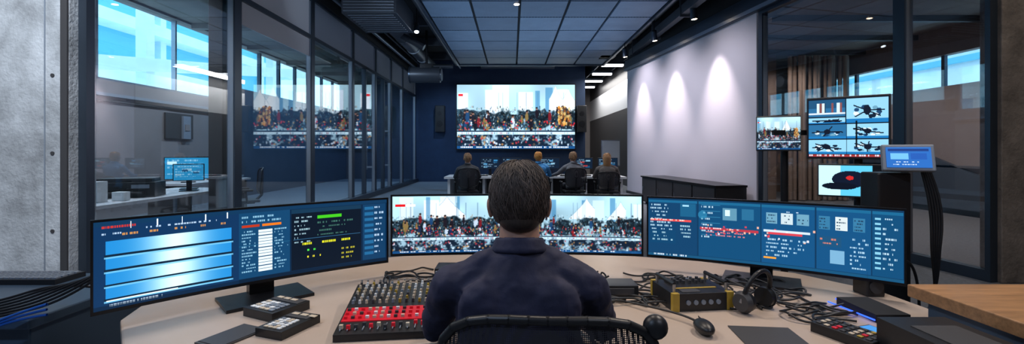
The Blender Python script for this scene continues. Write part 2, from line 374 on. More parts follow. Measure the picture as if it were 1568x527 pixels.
# ---- suspended tile ceiling
M_tileA=mat('ceiling_tile_a',(.15,.22,.31),.55,var=.12,scale=2); M_tileB=mat('ceiling_tile_b',(.10,.15,.22),.55,var=.12,scale=2)
def perforate(m):
    nt=m.node_tree; b_=nt.nodes['Principled BSDF']; tc=nt.nodes.new('ShaderNodeTexCoord'); v=nt.nodes.new('ShaderNodeTexVoronoi'); v.inputs['Scale'].default_value=14; v.inputs['Randomness'].default_value=0
    r=nt.nodes.new('ShaderNodeValToRGB'); r.color_ramp.elements[0].position=.25; r.color_ramp.elements[1].position=.32
    r.color_ramp.elements[0].color=(.35,.35,.35,1); r.color_ramp.elements[1].color=(1,1,1,1)
    src=b_.inputs['Base Color'].links[0].from_socket
    mx=nt.nodes.new('ShaderNodeMix'); mx.data_type='RGBA'; mx.blend_type='MULTIPLY'; mx.inputs[0].default_value=1
    nt.links.new(tc.outputs['Object'],v.inputs['Vector']); nt.links.new(v.outputs['Distance'],r.inputs[0]); nt.links.new(src,mx.inputs[6]); nt.links.new(r.outputs[0],mx.inputs[7]); nt.links.new(mx.outputs[2],b_.inputs['Base Color'])
perforate(M_tileA); perforate(M_tileB)
b=MB(); x0,x1=-1.95,3.35; nc=5; w=(x1-x0)/nc
y=3.7
while y<16.3:
    for c in range(nc):
        b.box(x0+c*w+.03,x0+(c+1)*w-.03,y+.03,y+1.17,4.55,4.6,random.choice([M_tileA,M_tileA,M_tileB]))
    y+=1.2
b.box(x0-.06,x1+.06,3.65,y+.05,4.6,4.68,M_matte)
b.box(x0-.06,x0,3.65,y+.05,4.5,4.68,M_frame); b.box(x1,x1+.06,3.65,y+.05,4.5,4.68,M_frame); b.box(x0-.06,x1+.06,y,y+.06,4.5,4.68,M_frame)
for xx in (x0+.5,x1-.5):
    for yy in (5,10,15): b.cyl((xx,yy,4.68),(xx,yy,5.3),.012,M_framel)
b.build('suspended_ceiling_panel')
b=MB()
for xx,yy in ((.1,9.9),(.65,6)): b.cyl((xx,yy,4.549),(xx,yy,4.53),.055,M_lampw); b.cyl((xx,yy,4.55),(xx,yy,4.54),.075,M_framel)
b.build('recessed_downlight')
# ---- ceiling services
b=MB(); b.cyl((-3.25,4,4.75),(-3.25,9.6,4.75),.2,M_serv); b.cyl((-3.25,11.8,4.75),(-3.25,19,4.75),.2,M_serv)
for yy in list(np.arange(5,9.6,1.5))+list(np.arange(12,19,1.5)): b.cyl((-3.25,yy,4.75),(-3.25,yy+.05,4.75),.22,M_framel)
b.cyl((-2.3,4,4.95),(-2.3,19,4.95),.08,M_serv); b.cyl((-2.15,4,4.8),(-2.15,19,4.8),.035,M_framel)
b.cyl((-3.9,4,4.7),(-3.9,19,4.7),.05,M_framel); b.cyl((-3.75,4,4.85),(-3.75,19,4.85),.03,M_serv)
b.cyl((-3.25,13,4.7),(-2.5,13,4.3),.09,M_serv); b.cyl((-3.0,17,4.5),(-2.2,17,4.5),.08,M_serv)
b.build('ventilation_duct')
b=MB(); b.box(-3.7,-2.5,9.9,11.6,4.35,4.85,M_serv)
for k in range(7): b.box(-3.65,-2.55,9.85,9.9,4.38+k*.065,4.41+k*.065,M_framel)
for k in range(9): b.box(-3.6,-2.6,10+k*.17,10.05+k*.17,4.33,4.35,M_framel)
b.cyl((-3.1,10.5,4.85),(-3.1,10.5,5.3),.02,M_frame); b.build('air_conditioning_unit',bevel=.01)
b=MB(); b.cyl((-3.3,15,3.85),(-2.35,15,3.85),.26,M_serv,n=24); b.cyl((-3.35,15,3.85),(-3.3,15,3.85),.28,M_frame,n=24); b.cyl((-2.35,15,3.85),(-2.3,15,3.85),.2,M_framel,n=24)
b.cyl((-2.8,15,4.1),(-2.8,15,5.3),.04,M_blackm); b.box(-3,-2.6,14.85,15.15,4.05,4.2,M_blackm); b.build('ceiling_projector',bevel=.01)
def track_spot(x,y,z,dx,dy,em=True):
    b=MB(); b.cyl((x,y,z+.1),(x,y,5.3),.012,M_blackm); b.box(x-.04,x+.04,y-.06,y+.06,z+.06,z+.14,M_blackm)
    a=Vector((x,y,z)); d=Vector((dx,dy,-1)).normalized(); b.cyl(a-d*.1,a+d*.12,.065,M_frame,.075); b.cyl(a+d*.12,a+d*.123,.055,M_lampw if em else M_lamp)
    b.ell(tuple(a-d*.1),.065,M_black); b.build('track_spotlight')
track_spot(-2.4,11.5,4.45,.1,-.5,False); track_spot(-2.45,8.6,4.5,0,-.3,False)
b=MB()
for x in (-2.08,3.62): b.box(x-.02,x+.02,4,19,4.95,4.99,M_frame)
for y in (6,8.5,11,13.5,16,18.5): b.box(-4.1,RX(min(y,14.8))-.15 if y<15 else 3.1,y-.06,y+.06,5.05,5.3,M_serv)
b.build('lighting_track')
b=MB(); b.box(3.7,3.85,5,14.5,4.35,4.55,M_serv); b.box(3.9,3.95,5,14.5,4.6,4.65,M_frame); b.cyl((3.75,5,4.8),(3.75,14.5,4.8),.06,M_blackm)
for yy in (6,8,10,12,14): b.box(3.68,3.9,yy,yy+.05,4.3,5.0,M_serv)
b.build('cable_tray')
b=MB(); b.box(3.0,3.5,15.3,15.9,4.55,4.8,M_black); b.cyl((3.1,15.3,4.65),(3.1,15.15,4.65),.08,M_blackm); b.cyl((3.1,15.15,4.65),(3.1,15.14,4.65),.06,M_lamp); b.cyl((3.25,15.6,4.8),(3.25,15.6,5.3),.03,M_blackm); b.build('ceiling_camera')
b=MB(); b.box(-1.35,1.85,19.8,19.99,4.93,5.08,M_framel); b.box(-1.3,1.8,19.78,19.8,4.95,5.05,M_frost); b.build('linear_diffuser')
def spot(name,loc,target,power,size,blend=.6,col=(1,1,1),r=.04):
    l=bpy.data.lights.new(name,'SPOT'); l.energy=power; l.spot_size=math.radians(size); l.spot_blend=blend; l.color=col; l.shadow_soft_size=r
    o=bpy.data.objects.new(name,l); COL.objects.link(o); o.location=loc
    o.rotation_euler=(Vector(target)-Vector(loc)).to_track_quat('-Z','Y').to_euler(); return o
def area(name,loc,target,power,sx,sy,col=(1,1,1)):
    l=bpy.data.lights.new(name,'AREA'); l.energy=power; l.shape='RECTANGLE'; l.size=sx; l.size_y=sy; l.color=col
    o=bpy.data.objects.new(name,l); COL.objects.link(o); o.location=loc
    o.rotation_euler=(Vector(target)-Vector(loc)).to_track_quat('-Z','Y').to_euler(); return o
for y in (9.6,11.5,13.5):
    x=RX(y)-.62
    track_spot(x,y,4.25,.12,0)
    spot('wall_washer_lamp',(x+.02,y,4.09),(x+.40,y,2.0),330,56,1.0,(1,.86,.87),.05)
for y in (9.2,11.2,13.2): spot('wall_fill',(2.6,y,4.42),(4.2,y,1.6),150,100,1,(.95,.90,1),.05)  # added spots without fixtures, ambient fill on the projection wall
# LED wall
e=empty('led_video_wall',(0,0,0))
b=MB(); b.box(-2.44,2.78,19.86,19.99,1.39,4.27,M_black); b.build('housing',e)
big=crowd(256,140,3)
screen(big,lambda u,v:(-2.39+5.12*u,19.855,4.22-2.78*v),e,M_led)
for x in (-3.1,3.0):
    b=MB(); b.box(x-.2,x+.2,19.6,19.95,2.15,3.3,M_black); b.cyl((x,19.6,2.5),(x,19.59,2.5),.14,M_blackm); b.cyl((x,19.6,2.95),(x,19.59,2.95),.1,M_blackm); b.box(x-.05,x+.05,19.95,19.99,2.6,2.8,M_blackm); b.build('wall_speaker',bevel=.02)
# credenza
b=MB()
ang=math.atan2(RX(12)-RX(8.5),3.5)
T=Matrix.Translation((RX(8.6)-.14,8.6,0))@Matrix.Rotation(-ang,4,'Z')
b.X=T
b.box(-.62,0,0,3.4,.06,.68,M_black); b.box(-.65,.0,-.03,3.43,.68,.72,M_blackm); b.box(-.55,-.05,.05,3.35,0,.06,M_matte)
for k in range(4): b.box(-.635,-.62,.03+k*.84,.84*(k+1)-.02,.09,.66,M_dgrey); b.cyl((-.65,.75+k*.84,.35),(-.65,.75+k*.84,.45),.008,M_framel)
b.build('credenza',bevel=.006)
# ================================================================= BACK DESK + MONITORS
b=MB(); pts=[]
for k in range(17):
    t=k/16; x=-1.6+4.3*t; pts.append((x,11.75+.25*math.sin(math.pi*t)))
for k in range(17):
    t=1-k/16; x=-1.6+4.3*t; pts.append((x,10.75+.25*math.sin(math.pi*t)))
b.prism(pts,.70,.75,M_lwhite)
for k in range(6):
    t=k/5; x=-1.5+4.1*t; y=10.85+.25*math.sin(math.pi*t); b.box(x-.03,x+.03,y,y+.75,0,.70,M_lwhite)
b.box(-1.5,2.6,11.75,11.78,.2,.70,M_dgrey)
b.build('operations_desk')
def small_img(kind,w=48,h=28):
    I=Img(w,h,(.05,.12,.2) if kind==0 else (.15,.55,.75))
    for k in range(5): 
        x=random.uniform(0,.8);y=random.uniform(.05,.8); I.rect(x,y,x+.2,y+.15,random.choice([(.2,.5,.7),(.5,.7,.8),(.1,.3,.45),(.6,.2,.2) if kind==0 else (.8,.95,1)]))
    I.text(.05,.1,.9,5,(.7,.85,.95),dy=.16,al=.6); return I
def desk_monitor(name,x,y,z,w,h,rz,img,stand=True,m=None,thick=.035,shell=None):
    e=empty(name,(x,y,z),rz); sm=shell or M_black
    b=MB(); hb=.16
    b.box(-w/2,w/2,0,thick,hb,hb+h,sm); b.box(-w*.3,w*.3,thick,thick+.03,hb+.06,hb+h-.06,sm)
    if stand: b.box(-.035,.035,thick,thick+.03,0.01,hb+h*.5,M_blackm); b.box(-.12,.12,-.05,.16,0,.014,M_blackm)
    b.build('body',e,bevel=.004)
    screen(img,lambda u,v:(-w/2+.012+(w-.024)*u,-.002,hb+h-.012-(h-.024)*v),e,m or M_scr)
    return e
for x,w in ((-.55,.5),(.0,.5),(.95,.5),(1.75,.55),(2.4,.5)):
    desk_monitor('computer_monitor',x,11.45,.75,w,.28,0,small_img(0))
b=MB()
for k in range(9):
    x=-1.35+k*.42; b.box(x,x+.34,11.10+.02*math.sin(k),11.24,.75,.775,M_black)
    for j in range(6): b.box(x+.02+j*.05,x+.055+j*.05,11.12,11.21,.775,.782,random.choice([M_cream,M_dgrey,M_red,M_frost]))
b.build('control_keyboards')
# ================================================================= CHAIRS
def net_mat():
    m=mat('chair_mesh',(.02,.02,.028),.7); nt=m.node_tree; b_=nt.nodes['Principled BSDF']
    tc=nt.nodes.new('ShaderNodeTexCoord'); v=nt.nodes.new('ShaderNodeTexVoronoi'); v.inputs['Scale'].default_value=220; v.inputs['Randomness'].default_value=0
    r=nt.nodes.new('ShaderNodeValToRGB'); r.color_ramp.interpolation='CONSTANT'; r.color_ramp.elements[0].color=(0,0,0,1); r.color_ramp.elements[1].position=.36; r.color_ramp.elements[1].color=(1,1,1,1)
    nt.links.new(tc.outputs['Object'],v.inputs['Vector']); nt.links.new(v.outputs['Distance'],r.inputs[0]); nt.links.new(r.outputs[0],b_.inputs['Alpha']); return m
M_net=net_mat()
def chair(x,y,rz,top=.98,w=.5,knob=False):
    e=empty('office_chair',(x,y,0),rz)
    b=MB()
    b.cyl((0,0,.10),(0,0,.30),.03,M_blackm); b.cyl((0,0,.30),(0,0,.42),.02,M_silver); b.box(-.12,.12,-.14,.14,.40,.43,M_blackm)
    for k in range(5):
        a=2*math.pi*k/5+.3; p=Vector((math.cos(a)*.3,math.sin(a)*.3,.075)); b.cyl((0,0,.12),tuple(p),.028,M_blackm,.016)
        q=Vector((-math.sin(a),math.cos(a),0))*.012
        b.cyl((p.x-q.x*2,p.y-q.y*2,.03),(p.x+q.x*2,p.y+q.y*2,.03),.03,M_black); b.cyl((p.x,p.y,.03),(p.x,p.y,.085),.008,M_black)
    for s in (-1,1):
        b.cyl((s*.14,0,.42),(s*.27,0,.44),.016,M_blackm); b.cyl((s*.27,0,.44),(s*.28,.02,.64),.018,M_blackm); b.cap((s*.28,-.08,.655),(s*.28,.14,.655),.022,.022,M_black)
    b.cyl((0,-.14,.42),(0,-.27,.55),.025,M_blackm); b.cyl((0,-.27,.55),(0,-.285,top-.2),.022,M_blackm,.015)
    b.build('base',e)
    b=MB(); b.box(-.24,.24,-.22,.24,.43,.475,M_black); b.build('seat',e,bevel=.02)
    def bp(u,v):
        hw=(w/2)*(1-.10*(1-v)); yy=-.19-.07*(1-(u*u))-.02*math.sin(v*3.1)
        return (hw*u,yy-.03*v,.56+(top-.56)*v)
    ring=[]
    N=40
    for k in range(N):
        a=2*math.pi*k/N; cu,cv=math.cos(a),math.sin(a)
        p=3.6; rr=(abs(cu)**p+abs(cv)**p)**(-1/p); ring.append(bp(cu*rr,(cv*rr+1)/2))
    b=MB()
    for k in range(N): b.cap(ring[k],ring[(k+1)%N],.012,.012,M_black,n=8)
    if knob: 
        q=bp(.93,.93); b.ell((q[0]+.0,q[1],q[2]),(.030,.026,.030),M_black)
    b.build('back_frame',e)
    g=[];fs=[];n=14
    for j in range(n+1):
        for i in range(n+1):
            U=2*i/n-1;V=2*j/n-1
            cu=U*math.sqrt(1-V*V/2*.5)*.985;cv=V*math.sqrt(1-U*U/2*.5)*.985
            g.append(bp(cu,(cv+1)/2))
    for j in range(n):
        for i in range(n): a=j*(n+1)+i; fs.append((a,a+1,a+n+2,a+n+1))
    b=MB(); b.add(g,fs,M_net,True); b.build('back_mesh',e)
    return e
# ================================================================= PEOPLE
def hand(b,w,d,side,m,curl=.5):
    w=Vector(w);d=Vector(d).normalized();up=Vector((0,0,1)); r=d.cross(up).normalized()
    for k in range(4):
        o=r*((k-1.5)*.019); b.cap(tuple(w+o*.6+d*.015),tuple(w+o+d*.085),.014,.011,m,n=10)
    for k,L in enumerate((.072,.08,.074,.058)):
        kk=3-k if side<0 else k
        o=r*((kk-1.5)*.02*1.05); sp=r*((kk-1.5)*.006)
        a=w+o+d*.088; c=a+(d+sp*4)*L*.45+up*.006; e=c+(d+sp*3)*L*.33-up*.014*curl*2; f=e+d*L*.18-up*.018*curl*2
        b.cap(tuple(a),tuple(c),.0095,.0088,m,n=10); b.cap(tuple(c),tuple(e),.0088,.008,m,n=10); b.cap(tuple(e),tuple(f),.008,.007,m,n=10)
    t=r*(-side)
    a=w+t*.022+d*.025; c=a+t*.028+d*.03-up*.004; e=c+t*.008+d*.03-up*.006
    b.cap(tuple(a),tuple(c),.013,.0105,m,n=10); b.cap(tuple(c),tuple(e),.0105,.009,m,n=10)
def person(name,x,y,rz,shirt,pants,haircol,long=False,main=False,dz=0.,arms=None,elb=None,handz=.775):
    e=empty(name,(x,y,dz),rz)
    vx=.009 if main else .016
    hm=mat('hair_'+name+str(haircol[0]),haircol,.55,var=.35,scale=60,stretch=(3,3,.4))
    wr=arms or [(-.15,.44,handz),(.15,.44,handz)]
    el=elb or [(-.275,.14,.80),(.275,.14,.80)]
    b=MB()
    b.loft([(0,0,.50,.165,.12),(0,0,.58,.175,.13),(0,-.01,.70,.165,.12),(0,-.01,.84,.18,.122),(0,0,.94,.195,.118),(0,.005,1.0,.175,.10),(0,.01,1.05,.12,.08),(0,.012,1.09,.072,.068)],shirt)
    for i,s in enumerate((-1,1)):
        sh=(s*.2,.005,.975); E=el[i]; W=wr[i]
        b.cap((s*.05,.01,1.055),sh,.05,.062,shirt); b.cap(sh,E,.062,.047,shirt); b.cap(E,tuple(Vector(E).lerp(Vector(W),.93)),.047,.032,shirt)
        b.ell((s*.10,-.075,.92),(.08,.045,.10),shirt)
        cf=Vector(E).lerp(Vector(W),.93); b.cap(tuple(Vector(E).lerp(Vector(W),.86)),tuple(cf),.034,.034,shirt)
    b.build('shirt',e,remesh=vx*.8,smooth=5 if main else 2,disp=.026 if main else 0)
    b=MB()
    for k in range(20):
        a=2*math.pi*k/20; a2=2*math.pi*(k+1)/20
        for zz,rr,th in ((1.110,.066,.009),(1.096,.070,.010),(1.082,.075,.011)):
            P=lambda t:(rr*math.cos(t),.014+rr*math.sin(t),zz-.012*math.sin(t))
            b.cap(P(a),P(a2),th,th,shirt,n=8)
    b.build('collar',e,remesh=.006,smooth=2)
    b=MB(); b.loft([(0,0,.485,.15,.12),(0,0,.53,.172,.13),(0,0,.60,.165,.12)],pants)
    for s in (-1,1):
        b.cap((s*.09,.02,.56),(s*.13,.44,.555),.082,.062,pants); b.cap((s*.13,.44,.55),(s*.13,.42,.12),.06,.042,pants)
    b.build('trousers',e,remesh=vx,smooth=3)
    b=MB()
    for s in (-1,1):
        b.cap((s*.13,.40,.05-dz),(s*.14,.56,.035-dz),.045,.033,M_black); b.cap((s*.13,.41,.05-dz),(s*.13,.42,.13),.04,.038,M_black)
    b.build('shoes',e,remesh=.01,smooth=2)
    b=MB()
    b.cap((0,.0,1.03),(0,.03,1.18),.062,.060,M_skin)
    b.ell((0,.04,1.235),(.076,.093,.107),M_skin,24,16); b.ell((0,.07,1.165),(.058,.062,.058),M_skin); b.ell((0,.112,1.135),(.026,.022,.018),M_skin)
    b.cap((0,.128,1.238),(0,.15,1.205),.008,.013,M_skin); b.ell((0,.127,1.172),(.026,.012,.006),M_skin); b.ell((0,.126,1.161),(.022,.012,.006),M_skin)
    b.cap((-.045,.112,1.262),(.045,.112,1.262),.012,.012,M_skin)
    for s in (-1,1):
        b.ell((s*.086,.03,1.205),(.011,.02,.032),M_skin); b.ell((s*.091,.022,1.215),(.008,.018,.024),M_skin); b.ell((s*.045,.1,1.2),(.022,.02,.02),M_skin)
    b.build('head',e,remesh=.006 if main else .01,smooth=2)
    b=MB()
    for s in (-1,1): b.ell((s*.031,.122,1.24),(.014,.010,.009),M_eye); b.ell((s*.031,.131,1.24),(.005,.003,.005),M_pupil)
    b.build('eyes',e)
    b=MB()
    b.ell((0,.012,1.245),(.087,.088,.100),hm,24,16); b.ell((0,.03,1.287),(.083,.092,.060),hm,24,16); b.ell((0,.0,1.215),(.081,.070,.068),hm,20,12); b.ell((0,-.012,1.18),(.064,.055,.045),hm,20,12)
    if long: b.loft([(0,-.035,1.0,.06,.03),(0,-.04,1.08,.085,.04),(0,-.02,1.18,.095,.07),(0,0,1.26,.09,.09)],hm)
    b.build('hair',e,remesh=.006 if main else .01,smooth=2)
    hl=mat('hair_light_'+name+str(haircol[0]),tuple(min(1,c*2.4+.01) for c in haircol),.5)
    for m_,N in ((hm,2300 if main else 100),(hl,1100 if main else 60)):
        st=[]
        for k in range(N):
            th=random.uniform(0,2*math.pi); ph=math.acos(random.uniform(-.55,1))
            L=random.uniform(.35,.8); pts=[]; sw=random.uniform(-.45,.45)+.15; lift=random.uniform(.0,.012)
            for j in range(6):
                t=j/5; p=ph+L*t; q=th+sw*t
                rx,ry,rz_=.088,.090,.106; cx,cy,cz=0,.014,1.244
                if p>2.3: p=2.3+(p-2.3)*.25
                off=1.0+.015+lift*9*(t*(1.25-t))
                X=rx*math.sin(p)**.85*math.cos(q)*off if math.sin(p)>0 else 0;Y=cy+ry*math.sin(p)*math.sin(q)*off;Z=cz+rz_*math.cos(p)*off
                if Y>.055 and Z<1.275: break
                if abs(Y-.03)<.03 and Z<1.235: break
                pts.append((X,Y,Z))
            if len(pts)>=3: st.append(pts)
        curve('hair_strands',st,.0012 if main else .003,m_,e,0 if not main else 1,'POLY')
    b=MB()
    for i,s in enumerate((-1,1)):
        d=Vector(wr[i])-Vector(el[i]); d.z=0 ; hand(b,wr[i],d,s,M_skin); b.cap(tuple(Vector(el[i]).lerp(Vector(wr[i]),.85)),wr[i],.027,.024,M_skin)
    b.build('hands',e,remesh=.0045 if main else .006,smooth=1)
    return e
M_sh1=mat('navy_shirt',(.022,.024,.060),.75,var=.2,scale=14,bump=.3,bscale=12)
M_tr=mat('dark_trousers',(.02,.022,.03),.8)
person('seated_man',.022,1.36,0,M_sh1,M_tr,(.042,.029,.024),main=True,dz=0.0)
chair(.10,1.345,-.06,top=.985,w=.56,knob=True)
shA=mat('charcoal_jacket',(.05,.05,.055),.8);shB=mat('blue_shirt',(.06,.28,.6),.8);shC=mat('grey_shirt',(.16,.16,.18),.8);shD=mat('olive_shirt',(.13,.11,.10),.8)
person('seated_operator',-1.0,10.3,.15,shA,M_tr,(.30,.17,.09),dz=-.03); chair(-1.0,10.28,.15)
person('seated_operator',.60,10.45,0,shB,M_tr,(.60,.25,.06),dz=.0); chair(.60,10.43,0,top=.80)
person('seated_operator',1.4,10.45,.15,shC,M_tr,(.3,.17,.1),arms=[(-.42,.40,.78),(.15,.44,.78)],elb=[(-.34,.10,.84),(.275,.14,.80)]); chair(1.4,10.43,.1)
person('seated_operator',2.15,10.35,-.1,shD,M_tr,(.38,.20,.09),long=True,dz=-.03); chair(2.15,10.33,-.1,top=.9)
# ================================================================= CONSOLE DESK
outer=[(-1.18,1.05),(-1.28,1.5),(-1.5,1.75),(-1.58,2.0),(-1.45,2.3),(-1.1,2.62),(-.6,2.84),(0,2.92),(.6,2.86),(1.1,2.68),(1.5,2.42),(1.7,2.1),(1.72,1.72),(1.42,1.68),(1.42,1.1)]
inner=[]
for k in range(25):
    a=math.pi*k/24; inner.append((.98*math.cos(a),1.08+.48*math.sin(a)))
pts=outer+[(1.0,1.08)]+inner[1:-1]+[(-1.0,1.05)]
b=MB(); b.prism(pts,.69,.73,M_desk)
o=b.build('control_console_desk',bevel=.008)
b=MB()
for x,y in ((-1.2,1.3),(-1.3,2.1),(-.5,2.6),(.5,2.6),(1.35,2.3),(1.35,1.25)): b.box(x-.04,x+.04,y-.04,y+.04,0,.69,M_blackm)
for k in range(4,8):
    b.seg(outer[k],outer[k+1],.02,.25,.69,M_deskdark)
b.build('legs',o)
# ---------------------------------------------------------------- curved ultrawide monitors
def uw(name,L,R,z0,z1,sag,img,m,base,plate):
    L=Vector((*L,0));R=Vector((*R,0)); C=(L+R)/2; d=(R-L); n=Vector((d.y,-d.x,0)).normalized()
    e=empty(name,(0,0,0)); bz=.009
    def F(t,z,off=0): 
        u=2*t-1; p=L+d*t-n*(sag*(1-u*u))+n*off; return (p.x,p.y,z)
    b=MB(); N=24; vs=[]
    for k in range(N+1):
        t=k/N; th=-.012-.03*(1-abs(2*t-1)**3)
        vs+=[F(t,z0,0),F(t,z1,0),F(t,z1,-.012),F(t,(z0+z1)/2+.08,th),F(t,(z0+z1)/2-.08,th),F(t,z0,-.012)]
    fs=[]
    for k in range(N):
        for j in range(6): fs.append((k*6+j,k*6+(j+1)%6,(k+1)*6+(j+1)%6,(k+1)*6+j))
    fs+=[tuple(range(6)),tuple(range(N*6,N*6+6))[::-1]]
    b.add(vs,fs,M_black,False)
    for (a,c) in ((z0,z0+bz*1.4),(z1-bz,z1)):
        for k in range(N):
            p=[F(k/N,a,.004),F((k+1)/N,a,.004),F((k+1)/N,c,.004),F(k/N,c,.004)]; q=[F(k/N,a,-.001),F((k+1)/N,a,-.001),F((k+1)/N,c,-.001),F(k/N,c,-.001)]
            b.add(p+q,[(0,1,2,3),(0,4,5,1),(3,2,6,7)],M_blackm)
    for t0,t1 in ((0,.007),(.993,1)):
        p=[F(t0,z0,.004),F(t1,z0,.004),F(t1,z1,.004),F(t0,z1,.004)]; b.add(p,[(0,1,2,3)],M_blackm)
    c=Vector(F(.5,0,-.04)); s=(R-L).normalized()
    def Q(a,o): p=c+s*a-n*o; return (p.x,p.y)
    b.seg(Q(-.05,.03),Q(.05,.03),.05,.735,(z0+z1)/2+.05,M_blackm)
    w=plate; P=[Q(-w*.5,-.16),Q(w*.5,-.16),Q(w*.5,.06),Q(-w*.5,.06)]
    b.prism(P,.7305,.744,M_blackm)
    b.build('body',e)
    screen(img,lambda u,v:F(.007+.986*u,z1-bz-(z1-z0-2.4*bz)*v,.002),e,m)
    return e
def ui_left():
    I=Img(520,150,(.03,.14,.25))
    I.rect(0,0,.41,1,(.05,.19,.34)); I.rect(0,0,1,.05,(.05,.2,.33))
    I.text(.02,.055,.12,1,(.9,.2,.15),dy=.06); I.text(.02,.13,.1,1,(.8,.9,1),dy=.05); I.text(.13,.10,.4,1,(.8,.9,1),dy=.05)
    for k in range(5):
        x=.09+k*.07; I.rect(x,.02,x+.003,.10,(.9,.95,1)); I.text(x-.02,.15,x+.02,1,(.9,.6,.3),dy=.06)
    h,w=I.h,I.w; Y0,Y1,X0,X1=int(.23*h),int(.93*h),int(.03*w),int(.385*w)
    yy,xx=np.mgrid[0:Y1-Y0,0:X1-X0]; u=xx/(X1-X0)
    g=np.exp(-((u-.52)/.24)**2)
    base=np.stack([.12+.72*g,.52+.45*g,.80+.2*g],-1); I.a[Y0:Y1,X0:X1]=base
    for k in range(4):
        v=.23+.7*(k+.92)/4.2; I.rect(.025,v,.39,v+.022,(.05,.14,.22)); I.rect(.025,v+.022,.39,v+.045,(.45,.75,.9),.8)
    I.text(.03,.95,.25,1,(.9,.95,1),dy=.05,dens=.9); I.rect(.03,.90,.22,.915,(.9,.95,1))
    I.rect(.41,.05,.592,.95,(.06,.25,.40)); I.text(.42,.10,.58,2,(.6,.8,.9),dy=.06)
    for c_ in range(3):
        x=.42+c_*.057; 
        for r_ in range(14):
            y=.30+r_*.042
            if c_==1: I.rect(x,y,x+.05,y+.033,(.85,.92,.95))
            else: I.text(x,y,x+.05,1,(.6,.8,.9),dy=.042)
    I.rect(.49,.22,.56,.25,(.9,.45,.1)); I.rect(.42,.22,.48,.25,(.7,.2,.1)); I.rect(.41,.5,.592,.505,(.1,.35,.5))
    I.rect(.598,.06,.885,.95,(.03,.08,.14)); I.rect(.598,.06,.885,.12,(.07,.2,.3))
    I.rect(.70,.17,.80,.22,(.25,.75,.12)); I.text(.61,.17,.68,7,(.7,.85,.9),dy=.06); I.text(.70,.27,.86,4,(.35,.6,.5),dy=.06,al=.6)
    I.rect(.605,.5,.88,.51,(.2,.4,.55)); 
    for k in range(3): I.text(.64+.08*k,.56,.70+.08*k,1,(.85,.85,.15),dy=.08,al=1,dens=.9)
    I.text(.66,.66,.72,1,(.3,.9,.3),dy=.06,al=1); I.text(.66,.76,.73,1,(.9,.85,.2),dy=.06,al=1); I.text(.80,.70,.86,3,(.85,.8,.2),dy=.07,al=.8)
    I.rect(.892,.06,.995,.95,(.06,.22,.36)); 
    for k in range(9): I.rect(.90,.1+.09*k,.94,.15+.09*k,(.15,.45,.65),.7); I.text(.945,.1+.09*k,.985,1,(.8,.9,1),dy=.07)
    I.rect(0,.955,1,1,(.03,.10,.17),.5)
    return I
def ui_right():
    I=Img(480,140,(.05,.20,.33))
    cols=[0,.23,.5,.71,.9,1]
    for a,c_ in zip(cols[:-1],cols[1:]): I.rect(a+.003,.03,c_-.003,.95,random.choice([(.06,.28,.44),(.06,.24,.39),(.07,.30,.48)])); I.rect(a+.003,.03,c_-.003,.07,(.1,.38,.54))
    I.text(.01,.10,.12,8,(.75,.88,.95),dy=.06); I.rect(.01,.36,.2,.39,(.85,.3,.3)); I.text(.01,.36,.2,1,(1,.95,.9),dy=.05)
    I.rect(.15,.08,.22,.3,(.1,.35,.5)); I.rect(.16,.1,.19,.13,(.6,.8,.9)); I.text(.15,.45,.22,4,(.7,.85,.9),dy=.06)
    I.rect(.01,.55,.13,.78,(.05,.25,.4)); I.text(.02,.58,.12,3,(.7,.85,.9),dy=.06)
    for j in range(6): I.text(.245,.1+.1*j,.32,1,(.8,.9,.95),dy=.06); I.rect(.245,.08+.1*j,.33,.083+.1*j,(.2,.5,.65))
    I.rect(.34,.12,.40,.32,(.35,.55,.65)); I.rect(.35,.15,.37,.25,(.8,.9,.95)); I.rect(.42,.12,.47,.30,(.15,.4,.55)); I.ell(.25,.25,.02,.07,(.2,.55,.7),.6)
    I.rect(.24,.46,.49,.50,(.75,.2,.25),.9); I.text(.24,.46,.49,1,(1,.95,.95),dy=.05); I.text(.26,.52,.45,2,(.95,.5,.5),dy=.05)
    for k in range(30): x=random.uniform(.24,.70);y=random.uniform(.38,.58); I.rect(x,y,x+.008,y+.03,random.choice([(.9,.9,.95),(.85,.25,.3),(.1,.3,.5),(.95,.7,.6)]),.9)
    for a in (.52,.58,.64): I.rect(a,.15,a+.045,.32,(.4,.6,.7) if a!=.58 else (.75,.82,.85)); I.text(a+.004,.18,a+.04,3,(.1,.2,.3),dy=.05)
    I.rect(.51,.42,.69,.46,(.85,.9,.95),.9); I.rect(.53,.46,.66,.49,(.8,.25,.3)); I.text(.52,.56,.69,5,(.75,.88,.95),dy=.06)
    I.rect(.51,.85,.56,.88,(.9,.6,.2))
    for a in (.72,.78,.84): I.rect(a,.15,a+.04,.35,(.8,.85,.86) if a==.78 else (.2,.45,.6)); I.text(a+.003,.18,a+.037,4,(.1,.2,.3),dy=.045)
    I.rect(.76,.65,.81,.85,(.45,.65,.78)); I.text(.83,.45,.89,8,(.75,.88,.95),dy=.06); I.rect(.72,.45,.80,.6,(.1,.3,.45)); I.text(.725,.48,.8,2,(.9,.5,.4),dy=.06)
    for j in range(11): I.rect(.91,.12+.07*j,.93,.15+.07*j,(.5,.75,.85)); I.text(.935,.12+.07*j,.985,1,(.8,.9,.95),dy=.06)
    I.text(.6,.12,.68,1,(.9,.95,1),dy=.04)
    I.rect(0,.955,1,1,(.1,.35,.5),.7); I.text(.02,.957,.3,1,(.9,.95,1),dy=.06)
    return I
uw('ultrawide_monitor',(-1.467,1.59),(-.640,2.36),.80,1.135,.05,ui_left(),M_scrl,0,.34)
uw('ultrawide_monitor',(-.610,2.30),(.660,2.30),.845,1.155,.05,crowd(480,116,21),M_scrl,0,.30)
uw('ultrawide_monitor',(.735,2.49),(1.674,1.94),.80,1.13,.05,ui_right(),M_scrl,0,.34)
